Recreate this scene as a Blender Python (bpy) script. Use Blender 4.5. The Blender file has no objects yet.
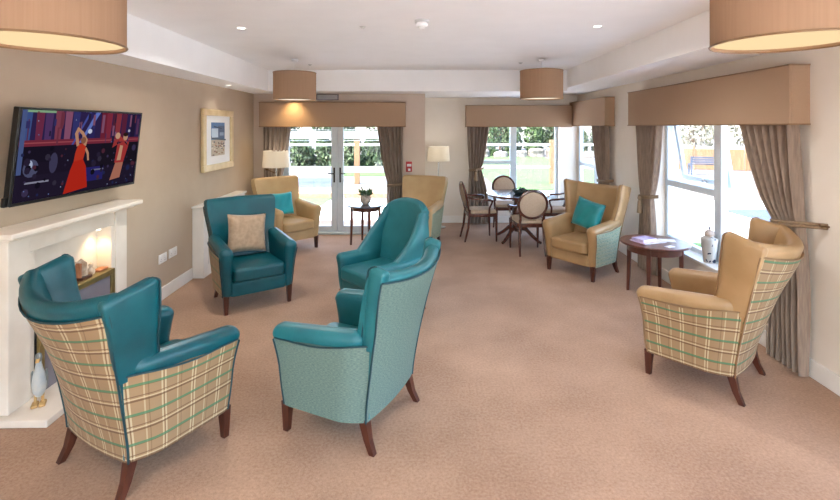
import bpy, bmesh, math, random
from mathutils import Vector, Matrix, Euler
random.seed(7)
PI = math.pi
S = bpy.context.scene
C = S.collection

# ------------------------------------------------------------------ helpers
def lin(c):
    return tuple(((v/255)/12.92 if v/255 <= .04045 else ((v/255+.055)/1.055)**2.4) for v in c)

class NT:
    def __init__(s, name):
        s.m = bpy.data.materials.new(name); s.m.use_nodes = True
        s.n = s.m.node_tree.nodes; s.l = s.m.node_tree.links
        s.n.clear()
        s.out = s.n.new('ShaderNodeOutputMaterial')
    def node(s, t, **kw):
        n = s.n.new(t)
        for k, v in kw.items(): setattr(n, k, v)
        return n
    def link(s, a, b): s.l.new(a, b)
    def math(s, op, a, b=None, c=None):
        n = s.n.new('ShaderNodeMath'); n.operation = op
        for i, v in enumerate((a, b, c)):
            if v is None: continue
            if isinstance(v, (int, float)): n.inputs[i].default_value = v
            else: s.link(v, n.inputs[i])
        return n.outputs[0]
    def mix(s, f, a, b):
        n = s.n.new('ShaderNodeMix'); n.data_type = 'RGBA'
        for v, i in ((f, 0), (a, 6), (b, 7)):
            if isinstance(v, (int, float)): n.inputs[i].default_value = v
            elif isinstance(v, tuple): n.inputs[i].default_value = (*v, 1) if len(v) == 3 else v
            else: s.link(v, n.inputs[i])
        return n.outputs[2]
    def noise(s, scale, detail=3, coord=None, rough=.5):
        n = s.n.new('ShaderNodeTexNoise'); n.inputs['Scale'].default_value = scale
        n.inputs['Detail'].default_value = detail; n.inputs['Roughness'].default_value = rough
        if coord is not None: s.link(coord, n.inputs['Vector'])
        return n.outputs['Fac']
    def coord(s, k='Object'):
        return s.n.new('ShaderNodeTexCoord').outputs[k]
    def scaled(s, co, sc):
        n = s.n.new('ShaderNodeMapping'); n.inputs['Scale'].default_value = sc
        s.link(co, n.inputs['Vector']); return n.outputs[0]
    def bsdf(s, color, rough=.5, metal=0, spec=.5, bump=None, bstr=.2, bdist=.01, sheen=0, coat=0):
        b = s.n.new('ShaderNodeBsdfPrincipled')
        if isinstance(color, tuple): b.inputs['Base Color'].default_value = (*color, 1)
        else: s.link(color, b.inputs['Base Color'])
        b.inputs['Roughness'].default_value = rough; b.inputs['Metallic'].default_value = metal
        b.inputs['Specular IOR Level'].default_value = spec
        b.inputs['Sheen Weight'].default_value = sheen
        b.inputs['Coat Weight'].default_value = coat
        if bump is not None:
            n = s.n.new('ShaderNodeBump'); n.inputs['Strength'].default_value = bstr; n.inputs['Distance'].default_value = bdist
            s.link(bump, n.inputs['Height']); s.link(n.outputs[0], b.inputs['Normal'])
        s.link(b.outputs[0], s.out.inputs[0]); return b

def mat_noise(name, c1, c2, scale=8, rough=.5, bump=0, bscale=60, stretch=(1,1,1), spec=.5, detail=3, metal=0, bdist=.01, sheen=0, lo=.35, hi=.65, coat=0):
    t = NT(name); co = t.scaled(t.coord(), stretch)
    f = t.noise(scale, detail, co)
    r = t.node('ShaderNodeMapRange'); r.inputs[1].default_value = lo; r.inputs[2].default_value = hi
    t.link(f, r.inputs[0])
    col = t.mix(r.outputs[0], lin(c1), lin(c2))
    bh = t.noise(bscale, 2, co) if bump else None
    t.bsdf(col, rough, metal, spec, bh, bump, bdist, sheen, coat)
    return t.m

def mat_emit(name, c, s=1.0):
    t = NT(name); e = t.node('ShaderNodeEmission'); e.inputs[0].default_value = (*lin(c), 1); e.inputs[1].default_value = s
    t.link(e.outputs[0], t.out.inputs[0]); return t.m

def stripe(t, co, period, off, width):
    """1 inside a band of the given width that repeats every period"""
    a = t.math('ADD', co, 50*period - off)
    f = t.math('MODULO', a, period)
    return t.math('LESS_THAN', f, width)

def mat_plaid(name):
    t = NT(name)
    uv = t.coord('UV'); sp = t.node('ShaderNodeSeparateXYZ'); t.link(uv, sp.inputs[0])
    u, v = sp.outputs[0], sp.outputs[1]
    base = t.mix(t.noise(9, 3, uv), lin((142,115,84)), lin((154,127,94)))
    def band(col, co, per, off, w, color, a=.8):
        m = t.math('MULTIPLY', stripe(t, co, per, off, w), a)
        return t.mix(m, col, lin(color))
    c = base
    P = .155
    # vertical threads
    c = band(c, u, P, .000, .008, (204,188,152), .6); c = band(c, u, P, .016, .008, (204,188,152), .6)
    c = band(c, u, P, .011, .003, (92,64,44), .7); c = band(c, u, P, .078, .007, (200,184,148), .45)
    c = band(c, u, P, .098, .004, (98,72,50), .5)
    # horizontal threads
    c = band(c, v, P, .000, .010, (92,64,44), .75); c = band(c, v, P, .013, .006, (206,190,154), .6)
    c = band(c, v, P, .026, .006, (98,70,48), .7)
    c = band(c, v, P, .082, .013, (58,118,84), .8); c = band(c, v, P, .079, .003, (80,72,48), .7)
    wv = t.noise(420, 1, uv)
    t.bsdf(c, .85, 0, .2, wv, .25, .002, .1)
    return t.m

def mat_weave(name, c1, c2, sx=35, sy=220, rough=.8):
    t = NT(name); uv = t.coord('UV')
    f = t.noise(1, 3, t.scaled(uv, (sx, sy, 1)), .6)
    r = t.node('ShaderNodeMapRange'); r.inputs[1].default_value = .38; r.inputs[2].default_value = .62
    t.link(f, r.inputs[0])
    c = t.mix(r.outputs[0], lin(c1), lin(c2))
    t.bsdf(c, rough, 0, .3, f, .2, .003)
    return t.m

def mat_script(name):
    """pale mint cloth with rows of brown-green woven marks"""
    t = NT(name); uv = t.coord('UV'); sp = t.node('ShaderNodeSeparateXYZ'); t.link(uv, sp.inputs[0])
    u, v = sp.outputs[0], sp.outputs[1]
    c = t.mix(t.noise(14, 2, uv), lin((150,156,134)), lin((168,174,152)))
    row = stripe(t, v, .05, .0, .030)
    f = t.noise(1, 2, t.scaled(uv, (70, 60, 1)))
    mk = t.math('MULTIPLY', t.math('GREATER_THAN', f, .53), row)
    c = t.mix(t.math('MULTIPLY', mk, .75), c, lin((96,132,112)))
    ln = stripe(t, v, .05, .036, .006)
    c = t.mix(t.math('MULTIPLY', ln, .6), c, lin((132,140,104)))
    t.bsdf(c, .85, 0, .2); return t.m

def mat_glass(name, tint=(1,1,1)):
    t = NT(name)
    tr = t.node('ShaderNodeBsdfTransparent'); tr.inputs[0].default_value = (*tint, 1)
    gl = t.node('ShaderNodeBsdfGlossy'); gl.inputs[1].default_value = .02
    lw = t.node('ShaderNodeLayerWeight')
    fac = t.math('ADD', t.math('MULTIPLY', t.math('POWER', lw.outputs['Facing'], 5.0), .5), .02)
    mx = t.node('ShaderNodeMixShader')
    t.link(fac, mx.inputs[0]); t.link(tr.outputs[0], mx.inputs[1]); t.link(gl.outputs[0], mx.inputs[2])
    t.link(mx.outputs[0], t.out.inputs[0]); return t.m

def mat_translucent(name, c, tr=.4, rough=.8, alpha=0, c2=None):
    t = NT(name)
    co = t.scaled(t.coord(), (90, 90, 2))
    col = t.mix(t.noise(1, 3, co), lin(c), lin(c2 or c))
    d = t.node('ShaderNodeBsdfDiffuse'); b = t.node('ShaderNodeBsdfTranslucent')
    t.link(col, d.inputs[0]); t.link(col, b.inputs[0])
    mx = t.node('ShaderNodeMixShader'); mx.inputs[0].default_value = tr
    t.link(d.outputs[0], mx.inputs[1]); t.link(b.outputs[0], mx.inputs[2])
    o = mx.outputs[0]
    if alpha:
        tp = t.node('ShaderNodeBsdfTransparent'); m2 = t.node('ShaderNodeMixShader'); m2.inputs[0].default_value = alpha
        t.link(o, m2.inputs[1]); t.link(tp.outputs[0], m2.inputs[2]); o = m2.outputs[0]
    t.link(o, t.out.inputs[0]); return t.m

def mat_vcol(name, emit=None, rough=.5):
    t = NT(name); a = t.node('ShaderNodeAttribute', attribute_name='Col')
    if emit:
        e = t.node('ShaderNodeEmission'); t.link(a.outputs[0], e.inputs[0]); e.inputs[1].default_value = emit
        t.link(e.outputs[0], t.out.inputs[0])
    else: t.bsdf(a.outputs[0], rough)
    return t.m

class G:
    """collects shapes of ONE part in a bmesh"""
    def __init__(s):
        s.bm = bmesh.new(); s.uv = s.bm.loops.layers.uv.new('UVMap')
    def xf(s, vs, m):
        if m is not None: bmesh.ops.transform(s.bm, matrix=m, verts=vs)
    def box(s, x0, x1, y0, y1, z0, z1, bev=0, seg=2, m=None):
        r = bmesh.ops.create_cube(s.bm, size=1)
        vs = r['verts']
        for v in vs: v.co = Vector(((x0+x1)/2+v.co.x*(x1-x0), (y0+y1)/2+v.co.y*(y1-y0), (z0+z1)/2+v.co.z*(z1-z0)))
        if bev:
            es = list({e for v in vs for e in v.link_edges})
            b = bmesh.ops.bevel(s.bm, geom=es, offset=bev, segments=seg, affect='EDGES', profile=.5)
            vs = list({v for f in b['faces'] for v in f.verts} | {v for v in vs if v.is_valid})
        s.xf(vs, m); return s
    def loft(s, rings, closed=True, caps=True, m=None):
        rows = [[s.bm.verts.new(p) for p in r] for r in rings]
        n = len(rings[0]); vv = 0
        us = [0]
        for i in range(n): us.append(us[-1]+(Vector(rings[len(rings)//2][(i+1) % n])-Vector(rings[len(rings)//2][i])).length)
        for j in range(len(rows)-1):
            dv = max((Vector(rings[j+1][i])-Vector(rings[j][i])).length for i in (0, n//4))
            for i in range(n if closed else n-1):
                k = (i+1) % n
                try: f = s.bm.faces.new((rows[j][i], rows[j][k], rows[j+1][k], rows[j+1][i]))
                except ValueError: continue
                for lp, uv in zip(f.loops, ((us[i], vv), (us[i+1], vv), (us[i+1], vv+dv), (us[i], vv+dv))): lp[s.uv].uv = uv
            vv += dv
        if caps and closed:
            for r in (rows[0][::-1], rows[-1]):
                try: s.bm.faces.new(r)
                except ValueError: pass
        s.xf([v for r in rows for v in r], m); return s
    def tube(s, path, r, n=8, closed=False, m=None, flat=1.0):
        P = [Vector(p) for p in path]; rings = []
        up = None
        for i, p in enumerate(P):
            a = P[i-1] if (i or closed) else p; b = P[(i+1) % len(P)] if (i < len(P)-1 or closed) else p
            t = (b-a).normalized()
            if up is None:
                up = Vector((0,0,1)) if abs(t.z) < .9 else Vector((0,1,0))
            x = t.cross(up).normalized(); up = x.cross(t).normalized()
            rr = r[i] if isinstance(r, (list, tuple)) else r
            rings.append([p + (x*math.cos(2*PI*k/n) + up*math.sin(2*PI*k/n)*flat)*rr for k in range(n)])
        if closed: rings.append(rings[0])
        if closed:
            rows = [[s.bm.verts.new(q) for q in r_] for r_ in rings[:-1]]
            for j in range(len(rows)):
                a, b = rows[j], rows[(j+1) % len(rows)]
                for i in range(n): s.bm.faces.new((a[i], a[(i+1) % n], b[(i+1) % n], b[i]))
            s.xf([v for r_ in rows for v in r_], m)
        else: s.loft(rings, m=m)
        return s
    def lathe(s, prof, n=24, c=(0,0,0), sx=1, sy=1, caps=True, m=None):
        rings = [[Vector((c[0]+r*sx*math.cos(2*PI*k/n), c[1]+r*sy*math.sin(2*PI*k/n), c[2]+z)) for k in range(n)] for r, z in prof]
        return s.loft(rings, caps=caps, m=m)
    def prism(s, poly, m, depth):
        """2D polygon in the local xy plane of matrix m, extruded along local z"""
        a = [s.bm.verts.new(m @ Vector((x, y, 0))) for x, y in poly]; b = [s.bm.verts.new(m @ Vector((x, y, depth))) for x, y in poly]
        n = len(poly)
        s.bm.faces.new(a[::-1]); s.bm.faces.new(b)
        for i in range(n): s.bm.faces.new((a[i], a[(i+1) % n], b[(i+1) % n], b[i]))
        return s
    def soft(s, x0, x1, y0, y1, z0, z1, rc=.04, rt=.03, rb=.015, crown=0, mod=None, nseg=4, m=None):
        """rounded upright block made of stacked rounded rectangles; mod(p) may bend it"""
        def ring(ins, z):
            a0, a1, b0, b1 = x0+ins, x1-ins, y0+ins, y1-ins
            r = max(min(rc, (a1-a0)/2-.001, (b1-b0)/2-.001)-ins*.3, .004); out = []
            for cx, cy, st in ((a1-r, b0+r, -90), (a1-r, b1-r, 0), (a0+r, b1-r, 90), (a0+r, b0+r, 180)):
                for k in range(nseg+1):
                    t = math.radians(st+90*k/nseg); out.append(Vector((cx+r*math.cos(t), cy+r*math.sin(t), z)))
            return out
        rings = []
        for k in range(3): a = PI/2*k/2; rings.append(ring(rb*(1-math.sin(a)), z0+rb*(1-math.cos(a))))
        for k in range(1, 6): rings.append(ring(0, z0+rb+(z1-rt-z0-rb)*k/6))
        for k in range(6): a = PI/2*k/5; rings.append(ring(rt*(1-math.cos(a)), z1-rt+rt*math.sin(a)))
        w = min(x1-x0, y1-y0)
        for q in (.12, .25, .38): rings.append(ring(rt+(w/2-rt)*q*2*.95, z1+crown*(1-(1-q*2)**2)))
        if mod: rings = [[mod(p) for p in r] for r in rings]
        return s.loft(rings, m=m)
    def build(s, name, mat, parent=None, smooth=40, loc=None, rot=None):
        bmesh.ops.remove_doubles(s.bm, verts=s.bm.verts, dist=1e-6)
        bmesh.ops.recalc_face_normals(s.bm, faces=s.bm.faces)
        me = bpy.data.meshes.new(name); s.bm.to_mesh(me); s.bm.free()
        mats = mat if isinstance(mat, (list, tuple)) else [mat]
        for k in mats: me.materials.append(k)
        if smooth:
            for p in me.polygons: p.use_smooth = True
            me.set_sharp_from_angle(angle=math.radians(smooth))
        o = bpy.data.objects.new(name, me); C.objects.link(o)
        if parent: o.parent = parent
        if loc is not None: o.location = loc
        if rot is not None: o.rotation_euler = rot
        return o

def tag(o, label, cat, group=None, kind=None):
    if label: o['label'] = label
    if cat: o['category'] = cat
    if group: o['group'] = group
    if kind: o['kind'] = kind
    return o
def thing(name, label, cat, loc=(0,0,0), rz=0, group=None):
    o = bpy.data.objects.new(name, None); C.objects.link(o); o.empty_display_size = .1
    o.location = loc; o.rotation_euler = (0, 0, rz)
    return tag(o, label, cat, group)
def dup(root, loc, rz, label, group=None):
    r = root.copy(); C.objects.link(r); r.location = loc; r.rotation_euler = (0, 0, rz); r['label'] = label
    if group: r['group'] = group
    for ch in root.children:
        c = ch.copy(); C.objects.link(c); c.parent = r
        for g in ch.children:
            d = g.copy(); C.objects.link(d); d.parent = c
    return r
def struct(o, cat=None):
    o['kind'] = 'structure'; return o

# ------------------------------------------------------------------ camera (level, shifted lens)
F = 470.0
cd = bpy.data.cameras.new('camera'); cam = bpy.data.objects.new('camera', cd); C.objects.link(cam)
cam.location = (0, 0, 1.8); cam.rotation_euler = (PI/2, 0, 0)
cd.sensor_width = 36; cd.lens = F/840*36; cd.shift_y = -(250-127)/840; cd.clip_start = .05; cd.clip_end = 300
S.camera = cam

# walls are not quite parallel: x of the left and right wall faces at depth y
KL, KR = .0213, .0255
LW = lambda y: -2.59 - KL*y
RW = lambda y: 2.74 + KR*y
ZL, ZR = math.atan(KL), -math.atan(KR)
def atL(d, s, z): return Vector((-2.59 - KL*s + d, s + KL*d, z))      # d metres into the room from the left wall
def atR(d, s, z): return Vector((2.74 + KR*s - d, s + KR*d, z))      # d metres into the room from the right wall
ZC, ZS, ZSR = 2.675, 2.35, 2.40     # ceiling, border, right border
YD, YB = 7.78, 8.85                 # door wall, back wall of the bay

# ------------------------------------------------------------------ materials
M = {}
M['carpet'] = (lambda: None)
def carpet():
    t = NT('carpet'); co = t.coord()
    a = t.noise(1.6, 4, co); b = t.noise(60, 3, co, .7); f = t.math('ADD', t.math('MULTIPLY', a, .45), t.math('MULTIPLY', b, .55))
    r = t.node('ShaderNodeMapRange'); r.inputs[1].default_value = .35; r.inputs[2].default_value = .65; t.link(f, r.inputs[0])
    c = t.mix(r.outputs[0], lin((148,114,88)), lin((187,152,124)))
    t.bsdf(c, .95, 0, .1, t.noise(160, 2, co), .5, .006, .15)
    return t.m
M['carpet'] = carpet()
M['wall_tan'] = mat_noise('wall_tan', (188,169,147), (192,174,152), 3, .9, .05, 200, spec=.2)
M['wall_door'] = mat_noise('wall_door_paint', (210,193,177), (214,198,182), 3, .9, .05, 200, spec=.2)
M['wall_cream'] = mat_noise('wall_cream', (227,218,205), (231,222,210), 3, .9, .05, 200, spec=.2)
M['ceiling'] = mat_noise('ceiling_white', (245,244,242), (248,247,245), 3, .9, .03, 150, spec=.2)
M['white'] = mat_noise('white_gloss_paint', (232,228,220), (238,234,227), 5, .4)
M['upvc'] = mat_noise('backlit_window_frame', (198,210,218), (206,217,224), 5, .35)  # white frames, with their blue-grey backlit shade put into the colour
M['mantel'] = mat_noise('cream_marble', (228,216,200), (238,228,214), 4, .35, detail=6)
M['pelmet'] = mat_noise('pelmet_fabric', (166,138,113), (175,147,122), 1, .9, .2, 1, (140,140,900), spec=.15, bdist=.002)
M['curtain'] = mat_noise('curtain_fabric', (132,115,102), (152,134,119), 1, .85, .1, 1, (60,60,6), spec=.2, sheen=.2, bdist=.002)
M['teal'] = mat_noise('teal_leather', (0,72,82), (2,86,96), 5, .36, .12, 120, spec=.5, bdist=.004)
M['teal_lit'] = mat_noise('lit_teal_leather', (20,98,106), (30,110,117), 5, .42, .12, 120, spec=.5, bdist=.004)  # same teal leather, lightened to carry the light reflected off it
M['beige'] = mat_noise('beige_leather', (156,123,83), (168,135,95), 5, .42, .12, 120, spec=.45, bdist=.004)
M['beigelt'] = mat_noise('pale_beige_leather', (182,152,108), (192,163,119), 5, .45, .12, 120, spec=.45, bdist=.004)
M['plaid'] = mat_plaid('plaid_wool')
M['script'] = mat_script('mint_patterned_cloth')
M['tweed'] = mat_weave('pale_teal_tweed', (86,110,104), (116,138,128), 60, 340)
M['pipe_dark'] = mat_noise('dark_piping', (14,56,64), (20,64,72), 9, .6)
M['pipe_brown'] = mat_noise('tan_piping', (128,98,66), (138,106,72), 9, .6)
M['legwood'] = mat_noise('dark_leg_wood', (66,30,20), (84,42,28), 3, .35, stretch=(8,8,1))
M['mahogany'] = mat_noise('mahogany', (74,36,28), (96,50,38), 3, .2, stretch=(3,12,3), spec=.8, coat=.5)
M['satinwood'] = mat_noise('satin_dark_wood', (82,44,34), (104,58,44), 3, .34, stretch=(3,12,3))
M['palewood'] = mat_noise('tan_leg_wood', (150,98,66), (166,112,78), 3, .4, stretch=(8,8,1))
M['cream_cloth'] = mat_noise('cream_upholstery', (190,168,146), (200,180,158), 60, .85, spec=.2)
M['greytop'] = mat_noise('grey_table_paint', (84,84,92), (98,98,106), 4, .15, coat=.5)
M['beige_cushion'] = mat_noise('taupe_cushion', (160,132,104), (176,148,120), 30, .7, .1, 200, sheen=.3, bdist=.002)
M['teal_cushion'] = mat_noise('teal_satin', (0,112,116), (14,134,136), 4, .4, sheen=.2)
M['turq_cushion'] = mat_noise('turquoise_satin', (0,150,165), (20,170,184), 4, .4, sheen=.2)
M['black'] = mat_noise('black_plastic', (14,14,16), (20,20,22), 5, .35)
M['chrome'] = mat_noise('brushed_chrome', (190,188,184), (205,203,200), 20, .25, metal=1)
M['brass'] = mat_noise('aged_brass', (132,116,72), (150,134,88), 12, .35, metal=.7)
M['darkglass'] = mat_noise('grey_fire_glass', (120,116,124), (132,128,136), 3, .12, spec=.6)
M['glass'] = mat_glass('window_glass')
M['frost'] = mat_translucent('frosted_film', (240,245,245), .6, alpha=.35)
M['bronze'] = mat_noise('bronze_rod', (96,70,46), (110,82,54), 10, .35, metal=.6)
M['cord'] = mat_noise('taupe_rope', (136,112,88), (150,126,100), 80, .8)
M['shade_tan'] = mat_translucent('tan_lamp_shade', (162,130,104), .12, c2=(180,148,120))
M['shade_cream'] = mat_translucent('cream_lamp_shade', (242,236,224), .5)
M['diffuser'] = mat_emit('lamp_diffuser', (255,224,172), .235)
M['diffuser_far'] = mat_emit('lamp_diffuser_pale', (255,240,215), .27)
M['bulb'] = mat_emit('downlight_lens', (255,246,230), 1.6)
M['trimwhite'] = mat_noise('white_metal_trim', (232,232,230), (238,238,236), 5, .4)
M['rail'] = mat_noise('grey_vent_metal', (196,196,192), (206,206,202), 9, .4)
M['red'] = mat_noise('red_plastic', (168,22,26), (182,30,34), 9, .4)
M['leaf'] = mat_noise('plant_leaf', (44,82,40), (96,134,74), 40, .5)
M['darkleaf'] = mat_noise('dark_leaf', (20,34,32), (60,74,66), 60, .5)
M['pot'] = mat_noise('stone_pot', (168,152,140), (196,184,172), 30, .7)
M['soil'] = mat_noise('soil', (50,36,26), (64,48,34), 80, .95)

# ------------------------------------------------------------------ the room shell
def wall_obj(name, mat, openings, s0, s1, z0, z1, th, loc, rz, flip):
    """wall along local y from s0 to s1, face at local x = 0, thickness away from the room; openings are (a, b, zlo, zhi)"""
    g = G(); x0, x1 = (-th, 0) if not flip else (0, th)
    cur = s0
    for a, b, zl, zh in sorted(openings):
        if a > cur: g.box(x0, x1, cur, a, z0, z1)
        if zl > z0: g.box(x0, x1, a, b, z0, zl)
        if zh < z1: g.box(x0, x1, a, b, zh, z1)
        cur = b
    if cur < s1: g.box(x0, x1, cur, s1, z0, z1)
    return struct(g.build(name, mat, loc=loc, rot=(0, 0, rz), smooth=0))

YF = -2.6
floor = G().box(-3.2, 3.4, YF-.2, YB+.25, -.12, 0).build('floor', M['carpet'], smooth=0); struct(floor)
wall_obj('wall_left', M['wall_tan'], [], YF, YB+.1, 0, 2.75, .25, (-2.59, 0, 0), ZL, False)
WIN1 = (3.64, 5.80, .40, 2.08); WIN2 = (7.28, 8.80, .40, 2.08); FILL_WIN = (-2.3, 2.5, .40, 2.2)  # the last opening is added out of view, for fill daylight
wall_obj('wall_right', M['wall_cream'], [WIN1, FILL_WIN], YF, 6.6, 0, 2.75, .30, (2.74, 0, 0), ZR, True)
wall_obj('wall_right_bay', M['wall_cream'], [WIN2], 6.6, YB, 0, 2.75, .08, (2.74, 0, 0), ZR, True)
# back walls: door wall (with return) and bay wall, built along x
DOOR = (-2.36, -.40, 0, 2.09)
BX0, BX1 = .083, RW(YB)
g = G(); g.box(-3.0, DOOR[0], YD, YD+.26, 0, 2.75); g.box(DOOR[1], BX0, YD, YD+.26, 0, 2.75); g.box(DOOR[0], DOOR[1], YD, YD+.26, DOOR[3], 2.75)
struct(g.build('wall_back_left', M['wall_door'], smooth=0))
struct(G().box(BX0-.14, BX0, YD+.26, YB, 0, 2.75).build('wall_return', M['wall_cream'], smooth=0))
WB = (.98, 2.63, .40, 2.08)
g = G(); g.box(BX0-.14, WB[0], YB, YB+.26, 0, 2.75); g.box(WB[1], BX1+.06, YB, YB+.20, 0, 2.75)
g.box(WB[0], WB[1], YB, YB+.26, 0, WB[2]); g.box(WB[0], WB[1], YB, YB+.26, WB[3], 2.75)
struct(g.build('wall_back_right', M['wall_cream'], smooth=0))
g = G(); g.box(-2.9, -2.3, YF-.2, YF, 0, 2.75); g.box(2.45, 3.1, YF-.2, YF, 0, 2.75); g.box(-2.3, 2.45, YF-.2, YF, 0, .12); g.box(-2.3, 2.45, YF-.2, YF, 2.32, 2.75)  # unseen end wall, with a wide opening added for fill daylight
struct(g.build('wall_front', M['wall_cream'], smooth=0))
# ceiling with a dropped border: raised middle, left strip, right strip, beam strip at the back
BEAM = 7.20
struct(G().box(-3.2, 3.4, YF-.2, YB+.3, ZC, ZC+.15).build('ceiling', M['ceiling'], smooth=0))
def slab(name, pts, z0, z1):
    g = G(); g.prism(pts, Matrix.Translation((0,0,z0)), z1-z0)
    return struct(g.build(name, M['ceiling'], smooth=0))
IL = lambda y: -2.17 - KL*y
IR = lambda y: 2.07 + KR*y
slab('ceiling_border_left', [(LW(YF)-.1, YF), (IL(YF), YF), (IL(BEAM), BEAM), (LW(BEAM)-.1, BEAM)], ZS, ZC)
slab('ceiling_border_right', [(IR(YF), YF), (RW(YF)+.1, YF), (RW(YB)+.1, YB), (IR(YB), YB)], ZSR, ZC)
slab('ceiling_border_back', [(LW(BEAM)-.1, BEAM), (IR(BEAM), BEAM), (IR(YB), YB), (LW(YB)-.1, YB)], ZS, ZC)
# skirting boards
def skirt_side(name, side, s0, s1, h=.13):
    if side == 'L':
        g = G(); g.box(0, .018, s0, s1, 0, h, .004); return struct(g.build(name, M['white'], loc=(-2.59,0,0), rot=(0,0,ZL), smooth=0))
    g = G(); g.box(-.018, 0, s0, s1, 0, h, .004); return struct(g.build(name, M['white'], loc=(2.74,0,0), rot=(0,0,ZR), smooth=0))
skirt_side('baseboard_left', 'L', 4.10, 5.57)
skirt_side('baseboard_right', 'R', YF, YB-.02)
struct(G().box(BX0+.002, BX1-.03, YB-.018, YB, 0, .13, .004).build('baseboard_back', M['white'], smooth=0))
struct(G().box(DOOR[1]+.01, BX0, YD-.018, YD, 0, .13, .004).build('baseboard_door', M['white'], smooth=0))

# ------------------------------------------------------------------ windows and the french door (white frames, panes, sills)
def bar(g, x0, x1, z0, z1, y0=-.035, y1=.035, m=None): g.box(x0, x1, y0, y1, z0, z1, .006, 1, m)
def ring_frame(g, x0, x1, z0, z1, w, y0=-.035, y1=.035, m=None):
    bar(g, x0, x0+w, z0, z1, y0, y1, m); bar(g, x1-w, x1, z0, z1, y0, y1, m)
    bar(g, x0+w, x1-w, z0, z0+w, y0, y1, m); bar(g, x0+w, x1-w, z1-w, z1, y0, y1, m)
def window(name, width, z0, z1, loc, rz, splits, transom=1.125, transoms=(), sill=None, open_sash=None):
    """local x runs along the wall, y points out of the room; splits are the mullion centres"""
    t = bpy.data.objects.new(name, None); C.objects.link(t); t.location = loc; t.rotation_euler = (0,0,rz); t['kind'] = 'structure'
    g = G(); ring_frame(g, 0, width, z0, z1, .055)
    for c in splits: bar(g, c-.06, c+.06, z0+.05, z1-.05)
    cells = list(zip([0]+list(splits), list(splits)+[width]))
    for i, (a, b) in enumerate(cells):
        if i in transoms: bar(g, a+.05, b-.05, transom-.035, transom+.035)
    g.build('window_frame', M['upvc'], t, smooth=0)
    for i, (a, b) in enumerate(cells):
        a2, b2 = a+.055, b-.055
        if i in transoms:
            ps = [(z0+.055, transom-.035), (transom+.035, z1-.055)]
        else: ps = [(z0+.055, z1-.055)]
        for k, (p0, p1) in enumerate(ps):
            if open_sash == i and k == 1:      # top-hung sash pushed open at its foot
                m = Matrix.Translation((0, .02, p1)) @ Matrix.Rotation(math.radians(9.5), 4, 'X') @ Matrix.Translation((0, 0, -p1))
                s = G(); ring_frame(s, a2, b2, p0, p1, .055, -.02, .025, m); so = s.build('window_sash', M['upvc'], t, smooth=0)
                G().box(a2+.05, b2-.05, -.004, .004, p0+.05, p1-.05, m=m).build('pane', M['glass'], so, smooth=0)
                c = (a2+b2)/2
                G().box(c-.06, c+.06, -.05, -.02, p0+.012, p0+.032, .005, m=m).box(c-.012, c+.012, -.04, 0, p0+.03, p0+.05, .003, m=m).build('window_handle', M['chrome'], so)
            else:
                G().box(a2-.01, b2+.01, -.006, .006, p0-.01, p1+.01).build('pane', M['glass'], t, smooth=0)
    if sill: G().box(-.02, width+.02, sill[0], sill[1], z0-.03, z0, .006).build('window_sill', M['white'], t, smooth=0)
    return t
# right-hand window (local x from far to near so that y points outwards): far end at s=5.80
m1 = atR(-.17, WIN1[1], 0)
window('window_1', WIN1[1]-WIN1[0], .43, WIN1[3], m1, ZR-PI/2, (1.06,), 1.125, (0,), (-.185, -.03), 0)
m2 = atR(-.04, WIN2[1], 0)
window('window_2', WIN2[1]-WIN2[0], .43, WIN2[3], m2, ZR-PI/2, (.9,), 1.125, (0,), (-.06, -.02))
window('window_3', WB[1]-WB[0], .43, WB[3], (WB[0], YB+.14, 0), 0, (.80,), 1.13, (0,), (-.16, -.02))
m4 = atR(-.15, FILL_WIN[1], 0)
window('fill_window_end', 4.75, .12, 2.32, (2.45, YF-.1, 0), PI, (1.6, 3.2), 1.125)  # unseen window added behind the camera to let in fill daylight
window('fill_window_side', FILL_WIN[1]-FILL_WIN[0], .43, FILL_WIN[3], m4, ZR-PI/2, (1.6, 3.2), 1.125, (), (-.17, -.03))  # also added for fill daylight, on the unseen part of the right wall

dt = bpy.data.objects.new('door_1', None); C.objects.link(dt); dt.location = (DOOR[0], YD+.14, 0); dt['kind'] = 'structure'
dw = DOOR[1]-DOOR[0]; dc = (337.6-420)/F*7.92 - DOOR[0]
g = G(); bar(g, 0, .06, 0, 2.09); bar(g, dw-.06, dw, 0, 2.09); bar(g, .06, dw-.06, 2.03, 2.09); bar(g, 0, dw, 0, .035, -.06, .06)
g.build('door_frame', M['upvc'], dt, smooth=0)
for a, b in ((.06, dc-.002), (dc+.002, dw-.06)):
    g = G(); ring_frame(g, a, b, .04, 2.03, .10, -.03, .03); lf = g.build('door_leaf', M['upvc'], dt, smooth=0)
    G().box(a+.09, b-.09, -.006, .006, .13, 1.94).build('pane', M['glass'], lf, smooth=0)
    g = G(); g.box(a+.10, b-.10, -.0085, -.007, 1.60, 1.73)
    g.box(a+.10, b-.10, -.0085, -.007, 1.03, 1.14)
    n = 34
    for zz in (1.565, 1.745):
        for k in range(n):
            xx = a+.11+(b-a-.22)*k/(n-1); g.box(xx-.007, xx+.007, -.0085, -.007, zz, zz+.014)
    g.build('frosted_band', M['frost'], lf, smooth=0)
    hx = dc-.05 if a < .1 else dc+.05; sg = -1 if a < .1 else 1
    h = G(); h.box(hx-.014, hx+.014, -.045, -.03, .87, 1.12, .005); h.tube([(hx, -.045, 1.02), (hx, -.075, 1.02), (hx+sg*.10, -.078, 1.02)], .009)
    h.build('door_handle', M['black'], lf)

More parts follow.
